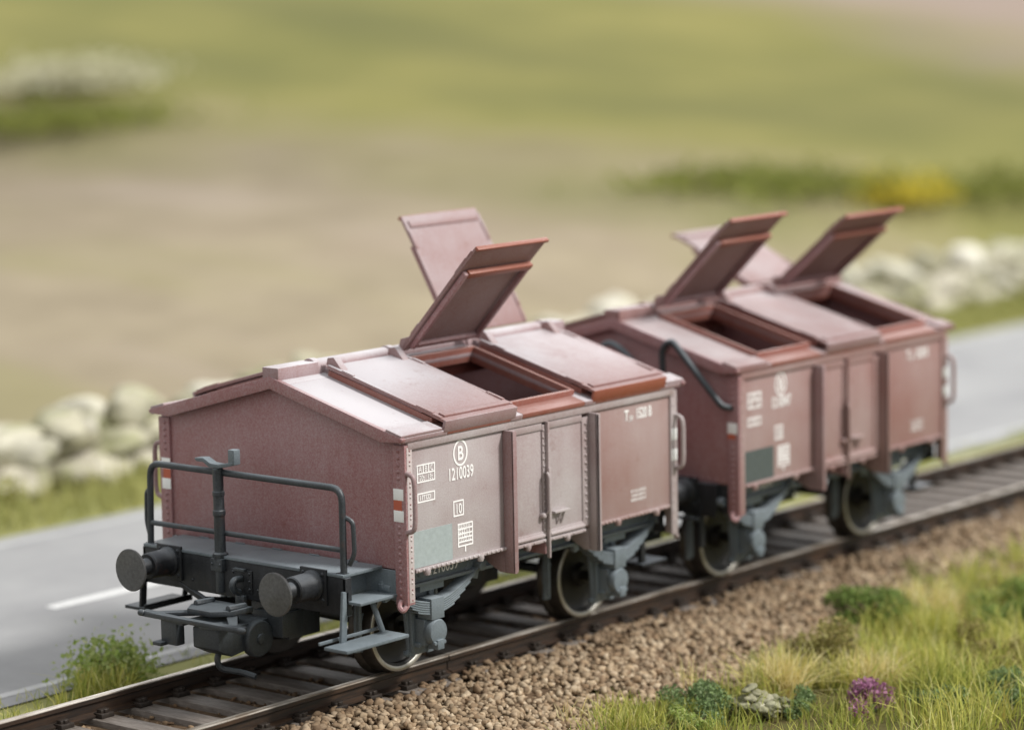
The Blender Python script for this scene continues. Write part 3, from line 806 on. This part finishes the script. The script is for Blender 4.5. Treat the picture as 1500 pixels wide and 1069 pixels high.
        for s in (-1,):
            b = MB(); xx = -L2-.13
            b.tube([(xx+.13, -.70, 1.95), (xx, -.68, 2.0), (xx, -.66, 2.43), (xx, -.78, 2.53), (xx, -1.40, 1.90), (xx+.13, -1.43, 1.88)], .034, 10, .10)
            b.build('grab_rail', M['greyblack'], W, 0)
            MB().tube([(xx+.1, .16, 2.20), (xx, .14, 2.36), (xx, .02, 2.46), (xx, -.14, 2.40), (xx+.1, -.3, 2.2)], .03, 10, .1).build('grab_rail', M['grey'], W, 0)
    # small step at the rear end
    for s in (-1, 1):
        b = MB(); b.beam((1.98, s*1.06, .92), (1.98, s*1.06, .44), .05, .07, (1, 0, 0)); b.box(1.92, 2.32, s*1.0-.12, s*1.0+.14, .42, .45)
        b.build('footstep', M['black'], W, .006)
        if not platform:
            b = MB(); b.beam((-1.98, s*1.06, .92), (-1.98, s*1.06, .44), .05, .07, (1, 0, 0)); b.build('step_hanger', M['black'], W, .006)
    # ---- markings on the near side
    y = -HW - .0015
    b = MB(); b.box(-1.855, -1.335, -HW-.003, -HW+.001, 1.105, 1.425); b.build('chalk_panel', M['chalk_dark'] if second else M['chalk'], W, 0)
    em = MB(); seg = 40
    vs = []; fs = []
    for k in range(seg):
        a_ = 2*PI*k/seg
        for rr in (1.0, .80): vs.append((-1.205 + .098*rr*math.cos(a_), -HW-.0035, 2.035 + .118*(rr if rr == 1 else .84)*math.sin(a_)))
    for k in range(seg): fs.append((2*k, 2*((k+1) % seg), 2*((k+1) % seg)+1, 2*k+1))
    em.add(vs, fs); e_o = em.build('emblem', M['white'], W, 0)
    text('emblem_letter', 'B', -1.205, 1.972, .128, .82, M['white'], e_o, bold=.003)
    text('lettering', number, -1.205, 1.805, .110, .62, M['white'], W, bold=.0022, spacing=1.05)
    b = MB()
    frame_lines(b, -1.785, -1.548, 1.845, 2.005, .012, y, (1.925,), ((-1.700, 1.925, 2.0), (-1.63, 1.925, 2.0)))
    b.build('lettering', M['white'], W, 0); b = MB()
    frame_lines(b, -1.785, -1.555, 1.670, 1.755, .012, y)
    ticks(b, -1.75, -1.59, 1.692, 1.733, y, 6, 3)
    b.build('lettering', M['white'], W, 0); b = MB()
    frame_lines(b, -1.315, -1.175, 1.475, 1.618, .013, y)
    b.build('lettering', M['white'], W, 0); b = MB()
    frame_lines(b, -1.262, -1.058, 1.195, 1.405, .013, y, (1.355, 1.31, 1.275, 1.237))
    ticks(b, -1.24, -1.08, 1.365, 1.388, y, 7, 5); ticks(b, -1.24, -1.08, 1.317, 1.35, y, 5, 6); ticks(b, -1.24, -1.08, 1.282, 1.305, y, 5, 7); ticks(b, -1.24, -1.08, 1.244, 1.27, y, 7, 8)
    b.box(-1.17, -1.155, y-.0025, y, 1.145, 1.195)
    b.build('lettering', M['white'], W, 0); b = MB()
    for k in range(3): ticks(b, 1.25+.01*(k == 1), 1.49, 1.215+.042*k, 1.24+.042*k, y, 11, 20+k)
    b.build('lettering', M['white'], W, 0)
    for tx, xx in (('A', -1.742), ('B', -1.667), ('C', -1.59)): text('lettering', tx, xx, 1.938, .052, .8, M['white'], W)
    text('lettering', '20t', -1.72, 1.862, .05, .75, M['white'], W); text('lettering', '15t', -1.615, 1.862, .05, .75, M['white'], W)
    text('lettering', '10', -1.245, 1.50, .09, .72, M['white'], W, bold=.0015)
    text('lettering', 'T', 1.195, 2.0, .10, .75, M['white'], W, bold=.003); text('lettering', 'yp', 1.265, 2.0, .06, .75, M['white'], W)
    text('lettering', '1520 B', 1.46, 2.0, .10, .62, M['white'], W, bold=.003)
    text('lettering', number, -1.17, .935, .11, .75, M['white'], W, y=-1.2435)
    return W

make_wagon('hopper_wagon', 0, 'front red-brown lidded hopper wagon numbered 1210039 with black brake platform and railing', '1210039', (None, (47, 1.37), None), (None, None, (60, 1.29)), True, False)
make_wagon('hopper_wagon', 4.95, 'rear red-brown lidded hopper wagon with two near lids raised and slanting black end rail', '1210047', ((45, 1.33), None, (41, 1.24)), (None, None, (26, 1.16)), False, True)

# ------------------------------------------------------------------ wall, stones and plants
def lump(center, rad, seed, rough=.25, sub=3, sq=1.0):
    bm = bmesh.new(); bmesh.ops.create_icosphere(bm, subdivisions=sub, radius=1)
    v = np.array([q.co[:] for q in bm.verts]); f = np.array([[q.index for q in t.verts] for t in bm.faces]); bm.free()
    r = np.random.default_rng(seed)
    k = np.ones(len(v))
    for fr, am in ((1.6, 1.), (3.2, .5), (6.5, .25)):
        for _ in range(3):
            a = r.normal(size=3)*fr; k += rough*am*.5*np.sin(v@a + r.uniform(0, 6))
    v = np.sign(v)*np.abs(v)**sq*k[:, None]
    return v*np.array(rad) + np.array(center), f
def mossy(mt):
    nt = mt.node_tree; p = nt.nodes['Principled BSDF']; src = p.inputs['Base Color'].links[0].from_socket
    nt.links.new(_mix(nt, _ramp(nt, _noise(nt, 1.3, 4, .65), .54, .68, 0, .75), src, (.30, .31, .14)), p.inputs['Base Color'])
    return mt
stone_m = island('limestone', [(.60, .56, .46), (.46, .43, .33), (.68, .65, .56), (.36, .34, .23), (.56, .53, .42), (.30, .28, .19)], .9, .2, 2.5); mossy(stone_m)
r = random.Random(5)
V = []; F = []; off = 0
for row in range(3):
    x = -14.
    while x < 62:
        wd = r.uniform(.28, .95); ht = r.uniform(.26, .40) if row < 2 else r.uniform(.18, .54)
        zc = float(ground_z(np.array([x]), np.array([10.2]))[0]) + .05 + row*.29 + r.uniform(-.05, .05)
        if not (row == 2 and r.random() < .3):
            v, f = lump((x+wd/2, 10.2 + r.uniform(-.12, .12) + row*.1, zc+ht*.4), (wd*.55, .42, ht*.57), r.randrange(9999), .34, 3, .92)
            V.append(v); F.append(f+off); off += len(v)
        x += wd
tag(raw('stone_wall', np.concatenate(V), np.concatenate(F), stone_m, smooth=True), 'low pale dry stone wall with uneven top along the far roadside', 'stone wall')

def blades(n, sampler, hmin, hmax, wd, lean, seed, pale=0):
    """curved tapering grass blades"""
    r = np.random.default_rng(seed); base = sampler(r, n); n = len(base)
    h = r.uniform(hmin, hmax, n); az = r.uniform(0, 2*PI, n); ln = np.abs(r.normal(0, lean, n)) + .05
    fa = r.uniform(0, PI, n); sd = np.stack([np.cos(fa), np.sin(fa), 0*fa], -1); dr = np.stack([np.cos(az), np.sin(az), 0*az], -1)
    v = []
    for t in (0, .4, .75):
        c = base + dr*(ln*h*t*t)[:, None] + np.array([0, 0, 1])*(h*(t - .22*ln*t*t))[:, None]
        w_ = wd*(1-t*.8)*r.uniform(.7, 1.3, n)
        v += [c - sd*w_[:, None], c + sd*w_[:, None]]
    v.append(base + dr*(ln*h)[:, None] + np.array([0, 0, 1])*(h*(1-.22*ln))[:, None])
    v = np.stack(v, 1).reshape(-1, 3); o = (np.arange(n)*7)[:, None]
    q = np.concatenate([np.array([[0, 1, 3, 2]])+o, np.array([[2, 3, 5, 4]])+o]); t3 = np.array([[4, 5, 6]])+o
    return v, [q, t3]
def disc(cx, cy, rx, ry):
    def s_(r, n):
        a = r.uniform(0, 2*PI, n); q = np.sqrt(r.random(n)); x = cx+rx*q*np.cos(a); y = cy+ry*q*np.sin(a)
        return np.stack([x, y, ground_z(x, y)-.03], -1)
    return s_
GREEN = island('green_grass_fibre', [(.10, .14, .03), (.32, .37, .065), (.52, .50, .12), (.22, .29, .05), (.62, .56, .20), (.40, .42, .08)], .7, .25, 0, .35)
LUSH = island('lush_grass_fibre', [(.20, .26, .05), (.70, .66, .20), (.50, .52, .11), (.66, .62, .16), (.34, .42, .08), (.78, .70, .36), (.56, .54, .12), (.27, .34, .07), (.62, .50, .14)], .7, .25, 0, .35)
VERGE = island('roadside_grass_fibre', [(.34, .35, .12), (.44, .42, .16), (.27, .29, .10)], .8, .2, 0, .3)
STRAW = island('straw_fibre', [(.80, .71, .36), (.72, .60, .22), (.84, .78, .50), (.66, .53, .18)], .7, .25, 0, .35)
MOSS = island('green_flock', [(.17, .25, .10), (.26, .34, .15), (.12, .19, .07), (.34, .41, .23)], .9, .1, 0, .25)
DARKM = island('dark_green_flock', [(.15, .24, .055), (.24, .32, .09), (.11, .18, .045), (.30, .37, .12)], .9, .1, 0, .25)
OLIVE = island('olive_flock', [(.30, .26, .10), (.40, .34, .14), (.23, .21, .07), (.34, .33, .11)], .9, .1, 0, .25)
PURP = island('purple_flock', [(.36, .15, .26), (.46, .22, .36), (.28, .11, .19), (.52, .33, .42)], .9, .1, 0, .25)
YEL = island('yellow_flock', [(.66, .53, .05), (.54, .46, .07), (.70, .58, .08), (.45, .41, .09)], .9, .1, 0, .5)
LEAF = island('fresh_leaf', [(.40, .47, .13), (.26, .36, .08), (.54, .58, .26), (.18, .27, .05)], .8, .2, 0, .3)
HILL = island('hill_scrub', [(.25, .275, .07), (.30, .31, .09), (.21, .245, .06), (.32, .33, .10)], .9, .1, 0, .5)
PALE = island('pale_scrub', [(.58, .56, .38), (.64, .62, .46), (.50, .48, .30), (.68, .66, .52)], .9, .1, 0, .2)
LICH = island('lichen', [(.30, .29, .19), (.14, .14, .08), (.38, .37, .25), (.22, .21, .12), (.42, .40, .29)], .95, .1, 30)
TWIG = plain('twig', (.10, .07, .04), .9, 0, .3)

# tall yellow-green grass on the near right bank: uncountable
def bank(r, n):
    x = np.where(r.random(n) < .12, -6 + 5.2*r.random(n), -1.2 + 17*r.random(n)**1.1); lo = np.interp(x, [-1.2, 0.2, 1.5, 3, 6, 12, 16], [-2.45, -2.30, -2.55, -2.35, -1.95, -1.65, -1.5])
    y = lo - 4.6*r.random(n)**1.15
    cl = np.sin(x*5.1+y*3.3)+np.sin(x*2.3-y*6.1)+np.sin(x*8.7+y*7.9)*.6
    ok = (cl + r.normal(0, .8, n) > -.15 - .25*(x > 2.5))
    x, y = x[ok], y[ok]
    return np.stack([x, y, ground_z(x, y)-.03], -1)
v, f = blades(40000, bank, .10, .36, .0085, .55, 11); tag(raw('grass', v, f, GREEN), 'short green grass on the near bank below the ballast', 'grass', kind='stuff')
def bank2(r, n):
    p = bank(r, n); return p[(p[:, 0] > 1.6 + .8*np.sin(p[:, 1]*3)) & (p[:, 1] < -1.9)]
v, f = blades(36000, bank2, .22, .56, .0090, .55, 12); tag(raw('tall_grass', v, f, LUSH), 'tall yellow-green grass filling the right foreground', 'grass', kind='stuff')
def edge_s(r, n):
    x = -5 + 30*r.random(n); y = 1.55 + .75*r.random(n)**1.4
    ok = np.sin(x*4.3)+np.sin(x*1.7+1) + r.normal(0, .6, n) > .2
    x, y = x[ok], y[ok]; return np.stack([x, y, ground_z(x, y)-.02], -1)
v, f = blades(9000, edge_s, .06, .2, .006, .6, 13); tag(raw('grass', v, f, GREEN), 'thin grass strip between the track and the road', 'grass', kind='stuff')
def verge_s(r, n):
    x = -6 + 60*r.random(n); y = 8.45 + 1.5*r.random(n); return np.stack([x, y, ground_z(x, y)-.02], -1)
v, f = blades(16000, verge_s, .12, .45, .016, .6, 14); tag(raw('grass', v, f, VERGE), 'grass verge between the road and the stone wall', 'grass', kind='stuff')

def foam(center, rad, n, leaf, seed, soft=False):
    """fuzzy flock: many tiny faces through a lumpy volume"""
    r = np.random.default_rng(seed); nc = 16
    cs = r.normal(0, .42, (nc, 3)); cs[:, 2] = np.abs(cs[:, 2])*.9
    q = cs[r.integers(0, nc, n)]; dv = r.normal(size=(n, 3)); dv /= np.linalg.norm(dv, axis=1)[:, None]
    pos = q + dv*(.42*r.random((n, 1))**.45)
    if soft: pos = r.normal(0, .5, (n, 3))
    pos[:, 2] = np.abs(pos[:, 2])
    pos = pos*np.array(rad) + np.array(center)
    a = r.normal(size=(n, 3)); a /= np.linalg.norm(a, axis=1)[:, None]; b = np.cross(a, r.normal(size=(n, 3))); b /= np.linalg.norm(b, axis=1)[:, None]
    s = leaf*r.uniform(.6, 1.5, (n, 1))
    v = np.stack([pos-a*s*.5-b*s*.3, pos+a*s*.5-b*s*.3, pos+a*s*.35+b*s*.45, pos-a*s*.5+b*s*.3], 1).reshape(-1, 3)
    return v, np.arange(4*n).reshape(n, 4)
rw = np.random.default_rng(88); V = []; F = []; off = 0
for k in range(60):
    x = -8 + 52*rw.random(); y = 9.55 + .5*rw.random()
    v, f = foam((x, y, float(ground_z(np.array([x]), np.array([y]))[0])), (rw.uniform(.3, .9), .3, rw.uniform(.15, .55)), 380, .07, k)
    V.append(v); F.append(f+off); off += len(v)
tag(raw('weeds', np.concatenate(V), np.concatenate(F), VERGE), 'pale green weeds growing along the foot of the stone wall', 'weeds', kind='stuff')
def tuft(cx, cy, rr, n, h0, h1, lean, mat, seed, label, name='grass_tuft', wd=.009):
    v, f = blades(n, disc(cx, cy, rr, rr), h0, h1, wd, lean, seed)
    return tag(raw(name, v, f, mat), label, 'grass tuft', 'grass tufts by the track')
tuft(1.85, -2.80, .22, 420, .32, .56, .85, STRAW, 21, 'pale straw-yellow tuft fanning out behind the lichen clump')
tuft(.02, -2.42, .34, 420, .16, .36, .5, LUSH, 22, 'yellow-green tuft at the bottom edge of the ballast, left of the green shrub')
tuft(-.35, -2.15, .22, 60, .14, .30, .5, STRAW, 23, 'thin pale tuft standing alone in the ballast at the bottom edge')
tuft(.50, -2.62, .22, 260, .16, .30, .5, GREEN, 24, 'olive green tuft right against the left side of the mossy shrub')
tuft(1.25, -2.15, .12, 24, .22, .42, .3, STRAW, 25, 'few tall straw stalks rising behind the green shrub')
tuft(-2.52, 1.78, .26, 420, .18, .40, .6, LUSH, 26, 'bright green tuft beside the far rail in front of the leafy bush')
tuft(-3.05, 1.62, .18, 60, .18, .36, .4, GREEN, 27, 'sparse dark stalks by the far rail at the left edge')
tuft(3.25, -3.55, .22, 320, .25, .48, .6, LUSH, 28, 'dense yellow-green tuft right of the purple flowers')
tuft(4.5, -2.9, .25, 240, .3, .5, .5, LUSH, 29, 'tall blurred tuft behind the brownish shrub')

def shrub(name, x, y, rad, n, leaf, mat, seed, label, cat='shrub', group='small plants beside the track', z=None, foli='foliage', soft=False):
    z = float(ground_z(np.array([x]), np.array([y]))[0]) if z is None else z
    root = empty(name, (x, y, z), label, cat, group)
    v, f = foam((0, 0, .02), rad, n, leaf, seed, soft); raw(foli, v, f, mat, root)
    r = random.Random(seed); b = MB()
    for k in range(7):
        a = r.uniform(0, 6.28); q = r.uniform(.2, .8)
        b.tube([(0, 0, -.03), (rad[0]*q*.4*math.cos(a), rad[1]*q*.4*math.sin(a), rad[2]*.4), (rad[0]*q*math.cos(a), rad[1]*q*math.sin(a), rad[2]*.8)], max(.006, rad[0]*.02), 5)
    b.build('stem', TWIG, root, 0)
    return root
shrub('moss_shrub', .78, -2.66, (.36, .34, .30), 11000, .020, MOSS, 31, 'fluffy mid-green moss shrub at the bottom edge below the ballast')
shrub('moss_shrub', 1.36, -3.30, (.22, .2, .18), 3600, .020, MOSS, 32, 'small dark moss shrub between the lichen clump and the purple flowers')
shrub('moss_shrub', 4.55, -2.05, (.62, .42, .34), 9000, .028, DARKM, 33, 'low deep green shrub at the ballast edge above the straw tuft')
shrub('dry_shrub', 2.75, -2.55, (.66, .46, .40), 10000, .028, OLIVE, 34, 'brownish olive shrub behind the straw-yellow tuft')
shrub('moss_shrub', 2.35, -4.25, (.24, .24, .18), 3000, .024, MOSS, 35, 'green shrub at the bottom edge right of the purple flowers')
shrub('moss_shrub', 6.4, -2.7, (.5, .4, .26), 4200, .035, LEAF, 36, 'light green blurred shrub among the tall grass on the right')
shrub('moss_shrub', 3.05, -4.55, (.34, .3, .22), 5200, .026, MOSS, 51, 'grey-green shrub half hidden in the grass at the lower right corner')
shrub('dry_shrub', 3.9, -3.75, (.42, .36, .30), 5200, .028, OLIVE, 52, 'straw-brown shrub among the tall grass, right of the purple flowers')
shrub('moss_shrub', 5.6, -3.3, (.5, .4, .34), 6000, .030, DARKM, 53, 'deep green blurred shrub in the middle of the tall grass on the right')
shrub('moss_shrub', .30, -2.95, (.22, .2, .15), 3000, .020, LEAF, 54, 'small bright lime shrub at the bottom edge left of the mossy shrub')
tuft(2.55, -3.35, .26, 420, .25, .5, .8, STRAW, 55, 'pale dry tuft between the brownish shrub and the purple flowers')
tuft(5.2, -2.35, .35, 420, .3, .55, .6, STRAW, 56, 'pale dry blurred tuft beside the low deep green shrub')
tuft(2.6, -4.1, .30, 500, .25, .48, .7, GREEN, 57, 'dark green tuft at the bottom edge right of the purple flowers')
tuft(7.8, -3.0, .5, 600, .35, .6, .6, STRAW, 58, 'pale dry tuft far back in the blurred grass on the right')
rw = np.random.default_rng(91); V = []; F = []; off = 0
for k in range(90):
    x = -.4 + 9*rw.random(); y = float(np.interp(x, [-1.2, 0.2, 1.5, 3, 6, 12], [-2.45, -2.30, -2.5, -2.3, -1.95, -1.65])) + rw.normal(-.12, .22)
    q = rw.uniform(.06, .2)
    v, f = foam((x, y, float(ground_z(np.array([x]), np.array([y]))[0])+.02), (q*1.3, q*1.2, q*.7), 420, .02, 200+k)
    V.append(v); F.append(f+off); off += len(v)
tag(raw('weeds', np.concatenate(V), np.concatenate(F), island('mixed_flock', [(.34, .30, .12), (.20, .26, .07), (.44, .38, .18), (.28, .34, .10), (.16, .18, .06), (.40, .40, .16)], .9, .1, 3, .3)), 'low olive weeds creeping over the lower edge of the ballast', 'weeds', kind='stuff')
ht = shrub('heather', 1.78, -3.72, (.28, .25, .30), 1300, .030, PURP, 37, 'clump of magenta purple flowers in the grass', 'flowers', foli='blossom')
v, f = foam((.0, .02, -.02), (.16, .16, .12), 500, .022, 38); raw('foliage', v, f, MOSS, ht)
shrub('roadside_bush', -2.18, 2.05, (.40, .34, .34), 2200, .042, LEAF, 39, 'leafy light green bush between the far rail and the road', 'bush', soft=True)
lc = empty('lichen_clump', (1.06, -3.05, float(ground_z(np.array([1.06]), np.array([-3.05]))[0])), 'knobbly grey-green lichen clump right of the mossy shrub', 'lichen', 'small plants beside the track')
V = []; F = []; off = 0; rr = random.Random(3)
for k in range(46):
    a = rr.uniform(0, 6.28); q = rr.random()**.5*.25; s = rr.uniform(.026, .052)
    v, f = lump((q*math.cos(a), q*math.sin(a), .03 + rr.uniform(0, .26)*(1-q*2.4)), (s*1.3, s*1.2, s*.8), k, .5, 3)
    V.append(v); F.append(f+off); off += len(v)
raw('lichen_lobes', np.concatenate(V), np.concatenate(F), LICH, lc, True)

# far, out-of-focus things on the hillside
def at(px, py, dist):
    v = d*1 + r2*((px-750)/4299.36) - u2*((py-534.5)/4299.36)
    return CAM + v*dist
def on_ground(px, py):
    lo, hi = 20., 320.
    for k in range(600):
        t = lo + (hi-lo)*k/599; q = at(px, py, t)
        if q.z < float(ground_z(np.array([q.x]), np.array([q.y]))[0]): return q
    return at(px, py, hi)
def far_bush(px, py, rad, mat, seed, label, name='bush', n=900):
    q = on_ground(px, py)
    return shrub(name, q.x, q.y, rad, n, .14, mat, seed, label, 'bush', 'blurred bushes on the hillside', soft=True)
far_bush(90, 186, (3.4, 2.2, .42), HILL, 41, 'dark green blurred scrub below the pale scrub at upper left', n=3000)
far_bush(1190, 280, (2.0, 1.4, .36), HILL, 42, 'green blurred bush just left of the yellow bush on the hillside')
far_bush(1060, 275, (2.4, 1.5, .26), HILL, 43, 'low green blurred bush, leftmost of the row left of the yellow bush')
far_bush(1312, 296, (1.1, 1.0, .42), YEL, 44, 'bright yellow flowering bush on the hillside at upper right', n=800)
far_bush(1450, 290, (2.6, 1.7, .38), HILL, 45, 'dark green blurred bush right of the yellow bush')
far_bush(115, 128, (2.1, 1.5, .5), PALE, 46, 'pale whitish blurred scrub patch on the hillside at upper left', n=2600)
